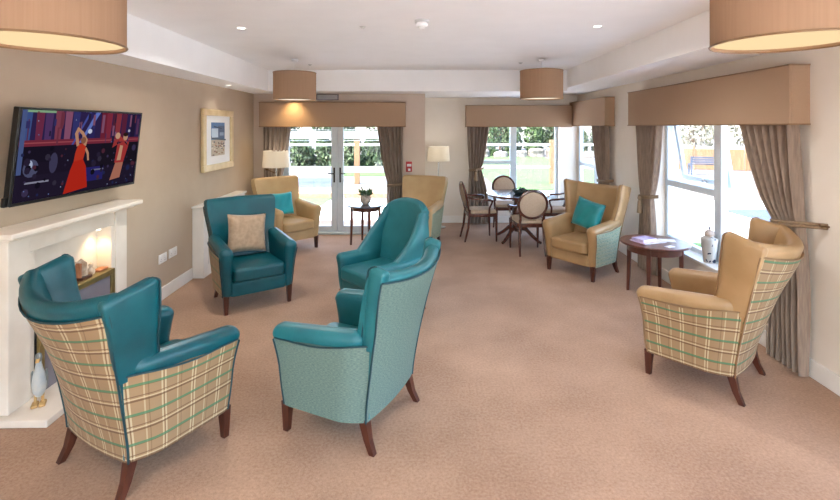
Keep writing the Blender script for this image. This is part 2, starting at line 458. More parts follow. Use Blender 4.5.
# ------------------------------------------------------------------ pelmets and curtains
def pelmet(name, label, x0, x1, depth, z0, z1, loc, rz):
    """local x along the wall, room on the -y side, wall at y = 0"""
    t = thing(name, label, 'pelmet', loc, rz)
    g = G(); g.box(x0, x1, -depth, -depth+.02, z0, z1, .006); g.box(x0, x0+.02, -depth+.02, -.002, z0, z1, .004); g.box(x1-.02, x1, -depth+.02, -.002, z0, z1, .004)
    g.box(x0+.02, x1-.02, -depth+.02, -.002, z1-.02, z1)
    g.build('pelmet_box', M['pelmet'], t, smooth=0)
    g = G()
    for zz in (z0+.006, z1-.004): g.tube([(x0, -.004, zz), (x0, -depth-.002, zz), (x1, -depth-.002, zz), (x1, -.004, zz)], .006, 6)
    g.build('piping', M['pipe_brown'], t)
    return t
def wall_matrix_R(s): return atR(0, s, 0)
pelmet('box_pelmet', 'long tan fabric box pelmet above the french doors', -2.60, -.235, .2, 1.80, 2.20, (0, YD, 0), 0)
pelmet('box_pelmet', 'tan fabric box pelmet on the back wall above the dining set', .85, 2.80, .2, 1.80, 2.20, (0, YB, 0), 0)
pelmet('box_pelmet', 'short tan fabric box pelmet at the corner on the right wall', 0, 8.83-7.04, .15, 1.815, 2.255, atR(0, 8.83, 0), ZR-PI/2)
pelmet('box_pelmet', 'large near tan fabric box pelmet over the open window', 0, 6.21-3.40, .15, 1.815, 2.255, atR(0, 6.21, 0), ZR-PI/2)

def curtain(name, label, a, b, tie, bot, ztie, loc, rz, folds=6, depth=.045, ztop=1.86, hook=None, tassel=False, ym=-.11, z0=.012, knot=True):
    """a..b is the top span, tie and bot the spans at the tieback and hem (local x along the wall, room at -y)"""
    t = thing(name, label, 'curtain', loc, rz)
    n, nz = folds*12, 40
    def edge(z):
        if z >= ztie:
            f = ((z-ztie)/(ztop-ztie)); e = f**.62
            return tie[0]+(a-tie[0])*e, tie[1]+(b-tie[1])*e, .55+.45*e
        f = (ztie-z)/(ztie-z0); e = 1-(1-f)**2.2
        return tie[0]+(bot[0]-tie[0])*e, tie[1]+(bot[1]-tie[1])*e, .55+.45*e
    ph = random.random()*6
    rings = []
    for j in range(nz+1):
        z = z0+(ztop-z0)*j/nz; l, r, am = edge(z)
        front, back = [], []
        for i in range(n+1):
            u = i/n; x = l+(r-l)*(u+.012*math.sin(11*u+ph))
            w = math.sin(2*PI*folds*u+ph*.3+.35*math.sin(3*z+5*u)); y = ym+depth*am*(w*.8+.25*math.sin(4*PI*folds*u+2*z))
            front.append(Vector((x, y, z))); back.append(Vector((x, y+.012, z)))
        rings.append(front+back[::-1])
    G().loft(rings).build('curtain_cloth', M['curtain'], t, smooth=80)
    g = G(); k0, k1 = tie; d = depth*.62+.022
    loop = []
    hx = hook if hook is not None else (k1+.06)
    for i in range(15):
        u = i/14; loop.append((k0-.01+(k1-k0+.02)*u, ym-d*math.sin(PI*u)**.5-.008, ztie-.045+.03*u))
    loop.append((hx, -.012, ztie+.0))
    g.tube(loop, .011, 8); g.tube([(x, y, z+.022) for x, y, z in loop], .011, 8)
    if tassel:
        kx, ky = (k0+k1)/2, ym-d-.03
        g.lathe([(.005,.06),(.022,.05),(.028,.02),(.016,0),(.026,-.02),(.036,-.16),(.0,-.165)], 14, (kx, ky, ztie-.06))
    g.build('tieback_cord', M['cord'], t)
    if hook is not None: G().tube([(hx, -.001, ztie+.01), (hx, -.06, ztie+.01), (hx+.01, -.075, ztie+.03)], .007).build('tieback_hook', M['bronze'], t)
    return t
curtain('curtain', 'taupe curtain left of the french doors behind the cream floor lamp', -2.56, -2.10, (-2.56,-2.30), (-2.56,-2.24), .92, (0,YD,0), 0, 6)
curtain('curtain', 'taupe curtain right of the french doors beside the red call point', -.71, -.27, (-.52,-.28), (-.56,-.27), .88, (0,YD,0), 0, 6, hook=-.20)
curtain('curtain', 'taupe curtain tied back at the left of the dining window', .88, 1.30, (.92,1.14), (.90,1.30), 1.03, (0,YB,0), 0, 6, tassel=True)
curtain('curtain', 'taupe curtain in the corner behind the chair with teal cushion', 8.62-7.84, 8.62-7.08, (8.62-7.52,8.62-7.12), (8.62-7.62,8.62-7.08), .98, atR(0,8.62,0), ZR-PI/2, 6, ym=-.075, depth=.04)
curtain('curtain', 'taupe curtain with pale tassel tied back behind the round side table', -.12, .52, (0,.28), (-.06,.34), .95, atR(0,6.0,0), ZR-PI/2, 6, tassel=True, ym=-.072, depth=.04)
curtain('curtain', 'near taupe curtain with rope tieback hooked to the right wall', 6.0-4.07, 6.0-3.44, (6.0-3.66,6.0-3.40), (6.0-3.74,6.0-3.36), 1.10, atR(0,6.0,0), ZR-PI/2, 7, depth=.05, hook=6.0-3.24, ym=-.072)

# ------------------------------------------------------------------ armchairs
def armchair(name, label, c, fdir, inner, outer, wings=True, dip=.055, rnd=0.0, pipe=None, legs=None, sweep=False, group=None, wtop=.375, pipes=True, ztop=1.03, wl=.215, bw=.035, fl0=.04, drop=.05, lean=.165, armz=.635, pt=.085):
    a = math.atan2(fdir[1], fdir[0]) - PI/2
    t = thing(name, label, 'armchair', (c[0], c[1], 0), a, group)
    inner, outer = M[inner], M[outer]; pipe = M[pipe or 'pipe_brown']; legs = M[legs or 'legwood']
    yr = lambda z: -.255 - lean*max(0, (z-.18)/.84)**1.25
    bow = lambda z: .025+bw*max(0, min(1, (z-.18)/.8))
    def w(z):
        k = [(.15,.285),(.45,.305),(.70,.335),(.90,wtop-.012),(1.1,wtop)]
        for (z0, w0), (z1, w1) in zip(k, k[1:]):
            if z <= z1: return w0+(w1-w0)*(z-z0)/(z1-z0)
        return k[-1][1]
    sag = lambda z, tt: -(dip*(1-tt*tt)+rnd*abs(tt)**3)*max(0, min(1, (z-.6)/.35))**1.5
    N = 16
    T = [math.sin(PI/2*(-1+2*i/N)) for i in range(N+1)]
    # inside back with its thick rolled rim
    rings = []
    zs = [.20,.30,.40,.5,.6,.7,.8,.88,.95]
    prof = [(z, 0) for z in zs]+[(ztop-.045+.045*math.sin(q), .045*(1-math.cos(q))) for q in (0,.3,.6,.9,1.2,1.45)]
    for z, ins in prof:
        th = .15-.055*min(1, max(0, (z-.3)/.6)); ww = w(z)-ins*.8
        rear = [Vector((ww*q, yr(z)+ins-bow(z)*(1-q*q), z+sag(z, q))) for q in T]
        fr = [Vector(((ww-.01)*q, yr(z)+th-ins-bow(z)*1.0*(1-q*q), z+sag(z, q))) for q in T[::-1]]
        rings.append(rear+fr)
    G().loft(rings).build('backrest', inner, t, smooth=60)
    # outside back panel
    rings = []
    edge = []
    for j in range(15):
        z = .165+(ztop-pt-.165)*j/14
        rear = [Vector(((w(z)+.004)*q, yr(z)-.007-bow(z)*(1-q*q), z+sag(z, q))) for q in T]
        fr = [Vector((p.x*.978, p.y+.016, p.z)) for p in rear[::-1]]
        rings.append(rear+fr); edge.append((rear[0], rear[-1]))
    G().loft(rings).build('outer_back', outer, t, smooth=60)
    if pipes:
        g = G(); g.tube([p+Vector((-.002,-.001,0)) for p, _ in edge], .0055, 6); g.tube([p+Vector((.002,-.001,0)) for _, p in edge], .0055, 6)
        g.tube([p+Vector((0,-.002,.003)) for p in rings[-1][:N+1]], .0055, 6)
        g.build('piping', pipe, t)
    # wings
    if wings or sweep:
        for sg in (-1, 1):
            rings = []; zt = ztop+.035 if wings else ztop-.10
            base = [armz-.05 if wings else min(.46,armz-.1),armz-.02 if wings else .54,.62,.66,.72,.79,.86,.93,zt-.03]
            for z, ins in [(z, 0) for z in base]+[(zt-.03+.03*math.sin(q), .03*(1-math.cos(q))) for q in (.4,.8,1.2,1.5)]:
                if sweep:
                    f = max(0, min(1, (z-.46)/(zt-.46))); ln = .36*(1-f)**1.5+.07; fl = .015
                else:
                    f = (z-.46)/.6; ln = wl-.035*(wl/.215)*math.sin(PI*min(1, f))+.02*f; fl = .005+(fl0-.005)*f
                p0 = Vector((w(z)-.029, yr(z)+.0, 0)); p1 = Vector((w(z)-.03+fl, yr(z)+ln, 0)); d = (p1-p0).normalized(); nn = Vector((d.y, -d.x, 0)); r = .036-ins*.95
                pts = []
                for k in range(7):
                    q = PI/2-PI*k/6; pts.append(p1+(d*math.cos(q)+nn*math.sin(q)*-1)*r - d*ins*.8)
                for k in range(7):
                    q = PI/2-PI*k/6; pts.append(p0+(-d*math.cos(q)*.35+nn*math.sin(q))*r + d*ins*.3)
                dd = drop*max(0, min(1, (z-.6)/.4))**1.5 if wings else 0
                rings.append([Vector((sg*p.x, p.y, z-dd*(1-max(0, min(1, (p.y-p0.y)/max(.03, p1.y-p0.y)))))) for p in pts])
            G().loft(rings).build('wing', inner, t, smooth=60)
            if pipes and wings:
                g = G(); g.tube([Vector(r_[4])+Vector((sg*.004, .003, 0)) for r_ in rings], .005, 6); g.build('wing_piping', pipe, t)
    # arms: leather, round nose at the front, patterned outer side
    yf = lambda z: .295+.015*math.sin(min(1, max(0, (z-.17)/.2))*PI/2)+.038*max(0, min(1, (z-.38)/.2))**1.5
    xo = lambda z: .338+.045*max(0, min(1, (z-.17)/.43))**1.1
    lift = lambda y, z: (.045 if armz > .6 else .0)*max(0, min(1, (z-.35)/.2))*max(0, min(1, (.28-y)/.5))
    for sg in (-1, 1):
        def bend(p):
            fx = (p.x-.25)/(.385-.25); fy = (p.y+.27)/(.34+.27)
            y = -.27+(yf(p.z)+.27)*fy
            q = math.sin(max(0, min(1, (y-yr(p.z))/.17))*PI/2); xm = (w(p.z)-.012)*(1-q)+xo(p.z)*q
            x = .25+(xm-.25)*fx
            return Vector((sg*x, y, p.z+lift(y, p.z)))
        G().soft(.25, .385, -.27, .34, .17, armz, .05, .055, .01, .004, bend, 5).build('armrest', inner, t, smooth=60)
        rings = []
        for j in range(11):
            z = .165+(armz-.09-.165)*j/10; ya = yr(z)+.002; row = [ya+(yf(z)-.03-ya)*i/16 for i in range(17)]
            dz = lambda y: lift(y, z)*j/10 + .02*(j/10)**3*math.cos(PI*max(0,min(1,(y+.26)/.56)))**2
            def xs(y, i):
                q = max(0, min(1, (y-ya)/.16)); q = math.sin(q*PI/2)
                return (w(z)+.002)*(1-q)+(xo(z)+.005)*q-(.004 if i == 16 else 0)
            o_ = [Vector((sg*xs(y, i), y, z+dz(y))) for i, y in enumerate(row)]
            i_ = [Vector((sg*(xs(y, i)-.025), y+(.012 if i == 0 else 0), z+dz(y))) for i, y in list(enumerate(row))[::-1]]
            rings.append(o_+i_)
        G().loft(rings).build('side_panel', outer, t, smooth=60)
        if pipes:
            g = G()
            g.tube([Vector((sg*(xo(z)+.002), yf(z)-.026, z)) for z in [.17+(armz-.245)*k/10 for k in range(11)]], .005, 6)
            g.tube([Vector(r) + Vector((sg*.001,0,.003)) for r in rings[-1][0:17]], .005, 6)
            g.build('arm_piping', pipe, t)
    # seat
    G().soft(-.27, .27, -.26, .305, .165, .30, .03, .015, .01).build('seat_base', inner, t, smooth=60)
    G().soft(-.247, .247, -.2, .345, .305, .435, .045, .03, .02, .018).build('seat_cushion', inner, t, smooth=60)
    # legs
    for sx in (-1, 1):
        def sq(cx, cy, z, h): return [Vector((cx-h, cy-h, z)), Vector((cx+h, cy-h, z)), Vector((cx+h, cy+h, z)), Vector((cx-h, cy+h, z))]
        G().loft([sq(sx*.31, .272, 0, .016), sq(sx*.31, .268, .18, .026)]).build('leg', legs, t, smooth=0)
        G().loft([sq(sx*.28, -.30, 0, .016), sq(sx*.272, -.265, .07, .019), sq(sx*.265, -.235, .18, .025)]).build('leg', legs, t, smooth=0)
    return t
def nrm(x, y): l = math.hypot(x, y); return (x/l, y/l)
chA = armchair('wing_armchair', 'teal leather wing armchair with beige tartan outer cloth, back towards us, by the fireplace', (-1.54,2.65), nrm(.489,.873), 'teal', 'plaid', pipe='pipe_dark', wtop=.415, bw=.10, dip=.06, wl=.19, fl0=.02, ztop=1.045, drop=.06)
chB = armchair('wing_armchair', 'teal leather armchair with pale teal tweed outer back, front and centre on the carpet', (-.413,2.963), nrm(-.906,.423), 'teal_lit', 'tweed', pipe='pipe_dark', wl=.045, dip=.03, bw=.06, fl0=-.01, ztop=1.03, drop=.02, wtop=.395, pt=.045)
chC = armchair('armchair', 'teal leather armchair holding a taupe cushion, beside the white radiator cover', (-1.765,4.90), nrm(.584,-.81), 'teal', 'plaid', wings=False, dip=.0, pipe='pipe_dark', wtop=.38)
chD = armchair('armchair', 'teal armchair with rounded tapering back, behind the tweed-backed chair', (-.37,4.66), nrm(-.74,-.67), 'teal_lit', 'teal_lit', wings=False, sweep=True, dip=0, rnd=.07, legs='palewood', pipes=False, wtop=.30, ztop=1.06, lean=.10, armz=.54)
chE = armchair('armchair', 'beige leather armchair with turquoise cushion, left of the french doors', (-1.964,7.0), nrm(.72,-.69), 'beigelt', 'beigelt', wings=False, dip=0, pipes=False, wtop=.385)
chF = armchair('armchair', 'beige leather armchair with pale side panel, right of the french doors', (-.06,7.09), nrm(-.37,-.93), 'beigelt', 'script', wings=False, dip=0, pipes=False, wtop=.38)
chG = armchair('wing_armchair', 'beige leather wing armchair with teal cushion and mint patterned side, beside the dining set', (2.04,5.87), nrm(-.80,-.60), 'beige', 'script', pipe='pipe_brown', dip=.02, ztop=1.07)
chH = armchair('wing_armchair', 'beige leather wing armchair with tartan outer cloth, facing away beside the near curtain', (2.085,3.45), nrm(-.68,.73), 'beige', 'plaid', pipe='pipe_brown', wtop=.415, bw=.115, dip=.05, wl=.17, fl0=-.04, ztop=1.09, drop=.06)

def pillow(name, label, chair, mat, pos, size, th, rot):
    g = G(); n = 16
    def sheet(sgn):
        rows = []
        for i in range(n+1):
            r = []
            for j in range(n+1):
                u, v = -1+2*i/n, -1+2*j/n
                e = max(0, (1-u**4)*(1-v**4))**.42
                px, pz = u*(1-.07*(1-abs(v)**2)*abs(u)), v*(1-.07*(1-abs(u)**2)*abs(v))
                r.append(g.bm.verts.new((px*size[0]/2, sgn*th/2*e+.006*math.sin(9*u+4*v)*e, pz*size[1]/2)))
            rows.append(r)
        for i in range(n):
            for j in range(n): g.bm.faces.new((rows[i][j], rows[i+1][j], rows[i+1][j+1], rows[i][j+1]))
    sheet(1); sheet(-1)
    bmesh.ops.remove_doubles(g.bm, verts=g.bm.verts, dist=2e-4)
    o = tag(g.build(name, M[mat], smooth=70), label, 'cushion')
    cm = Matrix.Translation(chair.location) @ chair.rotation_euler.to_matrix().to_4x4()
    m = cm @ Matrix.Translation(pos) @ Euler([math.radians(k) for k in rot]).to_matrix().to_4x4()
    o.location = m.to_translation(); o.rotation_euler = m.to_euler()
    return o
pillow('cushion', 'taupe velvet cushion leaning on the teal armchair by the radiator cover', chC, 'beige_cushion', (.01,-.10,.680), (.41,.40), .13, (13,-5,3))
pillow('cushion', 'teal satin cushion tilted on the beige wing armchair', chG, 'teal_cushion', (-.01,-.085,.70), (.41,.37), .14, (14,-10,-4))
pillow('cushion', 'turquoise cushion on the beige armchair left of the french doors', chE, 'turq_cushion', (.04,-.10,.65), (.36,.34), .13, (13,0,0))

# ------------------------------------------------------------------ dining set
def dining_chair(label, c, fdir):
    a = math.atan2(fdir[1], fdir[0]) - PI/2
    t = thing('dining_chair', label, 'dining chair', (c[0], c[1], 0), a, 'oval-backed dining chairs')
    wd = M['mahogany']
    for s in (-1, 1):
        G().tube([(s*.205,.215,.45),(s*.205,.215,.25),(s*.205,.22,0)], [.022,.019,.013], 8).build('leg', wd, t)
        G().tube([(s*.16,-.20,.50),(s*.165,-.205,.42),(s*.175,-.225,.22),(s*.18,-.28,0)], [.018,.021,.019,.014], 8).build('leg', wd, t)
        G().tube([(s*.19,-.235,.70),(s*.235,-.15,.675),(s*.26,0,.665),(s*.262,.10,.66),(s*.255,.14,.645),(s*.24,.13,.60),(s*.225,.10,.53),(s*.215,.10,.44)], [.013,.016,.018,.018,.017,.015,.015,.017], 8).build('arm', wd, t)
    G().soft(-.225,.225,-.22,.235,.39,.445,.06,.01,.008, 0, lambda p: Vector((p.x*(1-.2*max(0,-p.y/.22)*.7), p.y, p.z))).build('seat_frame', wd, t, smooth=50)
    G().soft(-.215,.215,-.2,.228,.445,.495,.06,.028,.005,.012, lambda p: Vector((p.x*(1-.2*max(0,-p.y/.22)*.7), p.y, p.z))).build('seat', M['cream_cloth'], t, smooth=60)
    tilt = Matrix.Translation((0,-.215,.50)) @ Matrix.Rotation(math.radians(12), 4, 'X')
    el = [(.198*math.cos(2*PI*k/28), 0, .225+.20*math.sin(2*PI*k/28)) for k in range(28)]
    G().tube(el, .021, 8, closed=True, m=tilt).tube([(-.155,0,-.02),(-.165,0,.08),(-.185,0,.17)], .017, 8, m=tilt).tube([(.155,0,-.02),(.165,0,.08),(.185,0,.17)], .017, 8, m=tilt).build('back_frame', wd, t)
    G().lathe([(.0,-.028),(.10,-.026),(.16,-.02),(.186,-.008),(.186,.008),(.16,.02),(.10,.026),(0,.028)], 28, m=tilt @ Matrix.Translation((0,0,.225)) @ Matrix.Rotation(PI/2, 4, 'X')).build('back_pad', M['cream_cloth'], t, smooth=60)
    return t
d0 = dining_chair('oval-back dining chair seen from the side beside the tied-back curtain', (.96,7.56), nrm(.99,.12))
dup(d0, (1.56,6.80,0), math.atan2(1,-.03)-PI/2, 'oval-back dining chair with its back to us, nearest of the dining set', 'oval-backed dining chairs')
dup(d0, (1.50,8.15,0), PI, 'oval-back dining chair facing us behind the dining table', 'oval-backed dining chairs')
dup(d0, (2.17,7.62,0), PI/2, 'oval-back dining chair half hidden behind the wing armchair with teal cushion', 'oval-backed dining chairs')
dt_ = thing('dining_table', 'round dark pedestal dining table by the corner windows', 'dining table', (1.56,7.50,0))
G().lathe([(0,.705),(.46,.705),(.495,.715),(.50,.73),(.495,.742),(.0,.742)], 40).build('table_top', M['mahogany'], dt_, smooth=35)
G().lathe([(.20,.705),(.19,.68),(.075,.66),(.06,.6),(.085,.5),(.10,.4),(.075,.3),(.09,.24),(.11,.2),(.06,.14)], 20).build('pedestal', M['mahogany'], dt_, smooth=50)
for k in range(4):
    a = PI/4+k*PI/2; d = Vector((math.cos(a), math.sin(a), 0))
    G().tube([d*.05+Vector((0,0,.2)), d*.16+Vector((0,0,.19)), d*.27+Vector((0,0,.10)), d*.37+Vector((0,0,.035)), d*.42+Vector((0,0,.02))], [.035,.034,.028,.022,.02], 8).build('foot', M['mahogany'], dt_, smooth=50)
# dark arrangement on it
pa = thing('table_arrangement', 'low dark foliage arrangement in a shallow dish on the dining table', 'arrangement', (1.60,7.44,.7425))
G().lathe([(.0,0),(.09,0),(.12,.025),(.13,.04),(.115,.04),(.08,.02),(0,.018)], 20).build('dish', M['pipe_dark'], pa)
g = G()
for k in range(90):
    a = random.random()*2*PI; r = random.random()**.6*.13; h = .035+random.random()*.075*(1-r/.2)
    m = Matrix.Translation((r*math.cos(a), r*math.sin(a)*.75, h)) @ Euler((random.random()*3, random.random()*3, random.random()*6)).to_matrix().to_4x4()
    g.lathe([(.0,-.026),(.012,-.01),(.013,.008),(0,.03)], 5, sy=.35, m=m)
g.build('foliage', M['darkleaf'], pa)

# ------------------------------------------------------------------ side tables and what stands on them
def side_table(label, c, r, h, top, wood, rot, legr=None, apron=.075):
    t = thing('side_table', label, 'side table', (c[0], c[1], 0), rot)
    G().lathe([(0,h-.026),(r-.012,h-.026),(r,h-.016),(r,h-.008),(r-.006,h),(0,h)], 44).build('table_top', M[top], t, smooth=35)
    lr = legr or r*.74
    G().lathe([(lr,h-.026-apron),(lr+.012,h-.026-apron),(lr+.012,h-.026),(lr,h-.026),(lr,h-.026-apron)], 40, caps=False).build('apron', M[wood], t, smooth=35)
    for k in range(4):
        a = k*PI/2; cx, cy = lr*math.cos(a), lr*math.sin(a)
        m = Matrix.Translation((cx, cy, 0)) @ Matrix.Rotation(a, 4, 'Z')
        def sq(z, q, o=0): return [Vector((x*q+o, y*q, z)) for x, y in ((-1,-1),(1,-1),(1,1),(-1,1))]
        G().loft([sq(0,.014,.012), sq(h*.6,.019), sq(h-.028,.021)], m=m).build('leg', M[wood], t, smooth=0)
    return t
stR = side_table('round dark wood side table with magazines under the open window', (2.51,5.03), .345, .575, 'satinwood', 'satinwood', math.radians(52))
stL = side_table('small grey-topped round table with pot plant before the french doors', (-.84,7.26), .295, .61, 'greytop', 'mahogany', math.radians(20), apron=.06)
pp = thing('potted_plant', 'small green plant in a pale stone pot on the grey-topped table', 'potted plant', (-.84,7.26,.61))
G().lathe([(0,0),(.045,0),(.072,.03),(.083,.075),(.078,.115),(.062,.135),(.055,.13),(.066,.11),(0,.108)], 24).build('pot', M['pot'], pp, smooth=60)
G().lathe([(0,.106),(.064,.112),(0,.118)], 16).build('soil', M['soil'], pp)
def leaf_g(g, base, tip, w, cup=.01):
    b, e = Vector(base), Vector(tip); d = e-b; s = d.cross(Vector((0,0,1)))
    s = (s.normalized() if s.length > 1e-4 else Vector((1,0,0)))*w
    up = s.cross(d).normalized()*cup
    a = [g.bm.verts.new(p) for p in (b, b+d*.35+s-up, b+d*.7+s*.8-up, e, b+d*.7-s*.8-up, b+d*.35-s-up, b+d*.35+up*.3, b+d*.7+up*.3)]
    for f in ((0,1,6),(1,2,7,6),(2,3,7),(3,4,7),(4,5,6,7),(5,0,6)): g.bm.faces.new([a[i] for i in f])
g = G()
for k in range(60):
    a = random.random()*2*PI; el = random.random()*1.1; r = .07+random.random()*.07
    p0 = Vector((.03*math.cos(a), .03*math.sin(a), .125+random.random()*.05)); p1 = p0+Vector((math.cos(a)*math.cos(el)*r, math.sin(a)*math.cos(el)*r, math.sin(el)*r))
    leaf_g(g, p0, p1, .016)
g.build('foliage', M['leaf'], pp)

M['mag_a'] = mat_noise('magazine_purple', (186,150,204), (226,214,234), 14, .4, detail=5)
M['mag_b'] = mat_noise('magazine_pale', (214,206,226), (160,140,190), 18, .4, detail=5)
M['mag_c'] = mat_noise('paper_white', (236,234,236), (222,218,226), 20, .5)
def booklet(label, mat, x, y, z, w, d, h, rz, name='magazine', cat='magazine'):
    t = thing(name, label, cat, (x, y, z), math.radians(rz))
    G().box(-w/2, w/2, -d/2, d/2, .0, h, .0015).build('cover', M[mat], t, smooth=0)
    G().box(-w/2+.004, w/2-.002, -d/2-.0012, d/2+.0012, .0015, h-.0015).build('pages', M['mag_c'], t, smooth=0)
    return t
booklet('purple and white magazine lying under a book on the round dark side table', 'mag_a', 2.44, 5.03, .575, .29, .21, .012, 18)
booklet('thick pale lilac puzzle book lying on the purple magazine', 'mag_b', 2.40, 5.03, .587, .20, .15, .028, 24, 'puzzle_book', 'book')
booklet('pale folded leaflet at the right edge of the side table', 'mag_c', 2.66, 5.06, .575, .16, .11, .006, -20, 'leaflet', 'leaflet')
tag(G().box(-.045,.045,-.03,.03,0,.006,.002).build('paper_slip', M['mag_c'], loc=(2.55,4.80,.575), rot=(0,0,.4)), 'small white paper slip near the front edge of the round side table', 'paper')

# ginger jar on the window sill
def jar_mat():
    t = NT('blue_and_white_jar'); co = t.coord()
    v = t.node('ShaderNodeTexVoronoi'); v.inputs['Scale'].default_value = 15; t.link(co, v.inputs['Vector'])
    f = t.math('LESS_THAN', t.math('ADD', v.outputs['Distance'], t.math('MULTIPLY', t.noise(45, 3, co), .5)), .60)
    c = t.mix(f, lin((178,174,166)), lin((34,42,66)))
    t.bsdf(c, .15, coat=.3); return t.m
M['jar'] = jar_mat()
jp = atR(-.07, 4.76, .43)
jt = thing('ginger_jar', 'blue and white lidded ginger jar on the window sill', 'jar', jp)
G().lathe([(0,0),(.055,0),(.06,.02),(.062,.08),(.078,.2),(.083,.235),(.072,.255),(.045,.265),(.04,.275),(0,.275)], 28).build('body', M['jar'], jt, smooth=60)
ld = G().lathe([(.046,.272),(.05,.28),(.046,.305),(.03,.325),(.01,.335),(0,.336)], 24).build('lid', M['pot'], jt, smooth=60)
G().lathe([(0,.334),(.01,.338),(.014,.35),(.007,.362),(0,.375)], 14).build('knob', M['darkglass'], ld, smooth=60)

# ------------------------------------------------------------------ lamps
def pendant(label, x, y, zb, h, r, far=True, power=0):
    t = thing('pendant_light', label, 'pendant light', (x, y, ZC), 0, 'tan drum pendant lights')
    z0, z1 = zb-ZC, zb+h-ZC
    G().lathe([(r-.004,z0),(r,z0),(r,z1),(r-.004,z1),(r-.004,z0)], 64, caps=False).build('lamp_shade', M['shade_tan'], t, smooth=50)
    for z in (z0, z1):
        ring = [(r*math.cos(2*PI*k/64), r*math.sin(2*PI*k/64), z) for k in range(64)]; G().tube(ring, .005, 6, closed=True).build('shade_trim', M['pipe_brown'], t)
    G().lathe([(0,z0+.012),(r-.006,z0+.012),(r-.006,z0+.016),(0,z0+.016)], 64).build('diffuser', M['diffuser_far' if far else 'diffuser'], t, smooth=30)
    G().lathe([(0,z1-.012),(r-.006,z1-.012),(r-.006,z1-.008),(0,z1-.008)], 48).build('top_panel', M['shade_tan'], t, smooth=30)
    G().tube([(0,0,z1-.01),(0,0,-.02)], .004, 6).build('cord', M['trimwhite'], t)
    G().lathe([(0,-.03),(.035,-.028),(.045,-.012),(.045,0),(0,0)], 20).build('ceiling_rose', M['trimwhite'], t, smooth=50)
    return t
pendant('tan drum pendant light cropped at the upper left corner', -1.49, 1.88, 2.135, .36, .27, False)
pendant('tan drum pendant light cropped at the upper right corner', 1.50, 1.92, 2.145, .36, .27, False)
pendant('tan drum pendant light hanging before the french doors', -1.62, 6.08, 2.15, .35, .27)
pendant('tan drum pendant light hanging towards the dining set', 1.57, 6.08, 2.165, .36, .27)

def spot(parent, loc, power, size=150, col=(1,.93,.82), rad=.03, blend=1.0):
    l = bpy.data.lights.new('downlight_lamp', 'SPOT'); l.energy = power; l.spot_size = math.radians(size); l.spot_blend = blend; l.color = col; l.shadow_soft_size = rad
    o = bpy.data.objects.new('downlight_lamp', l); C.objects.link(o); o.location = loc
    if parent: o.parent = parent
    return o
def downlight(label, x, y, z, power, size=150, col=(1,.98,.95)):
    t = thing('downlight', label, 'downlight', (x, y, z), 0, 'recessed downlights')
    G().lathe([(.032,-.002),(.045,-.006),(.048,0),(.032,0),(.032,-.002)], 24, caps=False).build('trim_ring', M['trimwhite'], t, smooth=50)
    G().lathe([(0,-.003),(.031,-.003),(.031,0),(0,0)], 20).build('lens', M['bulb'], t, smooth=30)
    spot(t, (0,0,-.03), power, size, col)
    return t
DL = 20
downlight('ceiling downlight left of the smoke detector, towards the television', -1.58, 4.15, ZC, DL)
downlight('ceiling downlight right of the smoke detector', 1.54, 4.08, ZC, DL)
downlight('downlight in the left ceiling border above the framed picture', -2.50, 6.15, ZS, 1.6, 120)
downlight('downlight above the french door pelmet casting a warm glow', -2.03, 7.44, ZS, 9, 110, (1,.72,.35))
downlight('added fill downlight, unseen behind us on the left', -1.2, .3, ZC, DL)  # downlights added behind the camera as fill, here and below
downlight('added fill downlight, unseen behind us on the right', 1.2, .3, ZC, DL)
downlight('added fill downlight, unseen at the room end behind us', 0, -1.5, ZC, DL)
for lab, x, y in (('small white ceiling sensor near the left far pendant', -1.54, 6.58), ('small white ceiling sensor near the right far pendant', 1.37, 6.4), ('small white ceiling sensor left of the smoke detector', -.5, 4.1)):
    tag(G().lathe([(0,-.018),(.012,-.016),(.022,-.006),(.03,0),(0,0)], 16).build('ceiling_sensor', M['rail'], loc=(x,y,ZC)), lab, 'sensor')
sd = thing('smoke_detector', 'white round smoke detector in the middle of the ceiling', 'smoke detector', (.015,3.85,ZC))
G().lathe([(0,-.02),(.055,-.02),(.06,-.012),(.06,0),(0,0)], 28).build('base', M['rail'], sd, smooth=40)
G().lathe([(.042,-.02),(.05,-.03),(.05,-.046),(.036,-.058),(0,-.058)], 28, caps=False).build('sensor_head', M['trimwhite'], sd, smooth=40)
G().lathe([(0,-.072),(.02,-.072),(.022,-.06),(.02,-.056),(0,-.056)], 16).build('sounder', M['trimwhite'], sd, smooth=40)

def floor_lamp(label, x, y, ztop, r, arm):
    t = thing('floor_lamp', label, 'floor lamp', (x, y, 0), 0)
    G().lathe([(0,0),(.13,0),(.13,.012),(.03,.022),(.012,.03),(0,.03)], 28).build('base', M['chrome'], t, smooth=40)
    G().tube([(0,0,.02),(0,0,ztop-.12)], .010, 10).build('pole', M['chrome'], t)
    h = .26
    G().lathe([(r-.015,ztop),(r,ztop-h),(r-.004,ztop-h),(r-.019,ztop),(r-.015,ztop)], 36, caps=False).build('lamp_shade', M['shade_cream'], t, smooth=50)
    G().lathe([(0,ztop-.19),(.025,ztop-.18),(.033,ztop-.14),(.02,ztop-.10),(0,ztop-.09)], 14).build('bulb', M['diffuser_far'], t, smooth=50)
    if arm: G().tube([(0,0,ztop-h-.10),(-.10,0,ztop-h-.06),(-.14,0,ztop-h-.03)], .008).lathe([(.0,0),(.03,-.01),(.035,.03),(0,.04)], 12, (-.14,0,ztop-h-.04)).build('reading_arm', M['bronze'], t)
    p = bpy.data.lights.new('lamp_glow', 'POINT'); p.energy = .4; p.color = (1,.95,.88); p.shadow_soft_size = .035
    po = bpy.data.objects.new('lamp_glow', p); C.objects.link(po); po.location = (0,0,ztop-.06); po.parent = t
    return t
floor_lamp('cream-shaded floor lamp behind the beige armchair at the far left corner', -2.30, 7.50, 1.42, .21, True)
floor_lamp('white-shaded chrome floor lamp against the back wall of the dining bay', .33, 8.42, 1.45, .20, False)

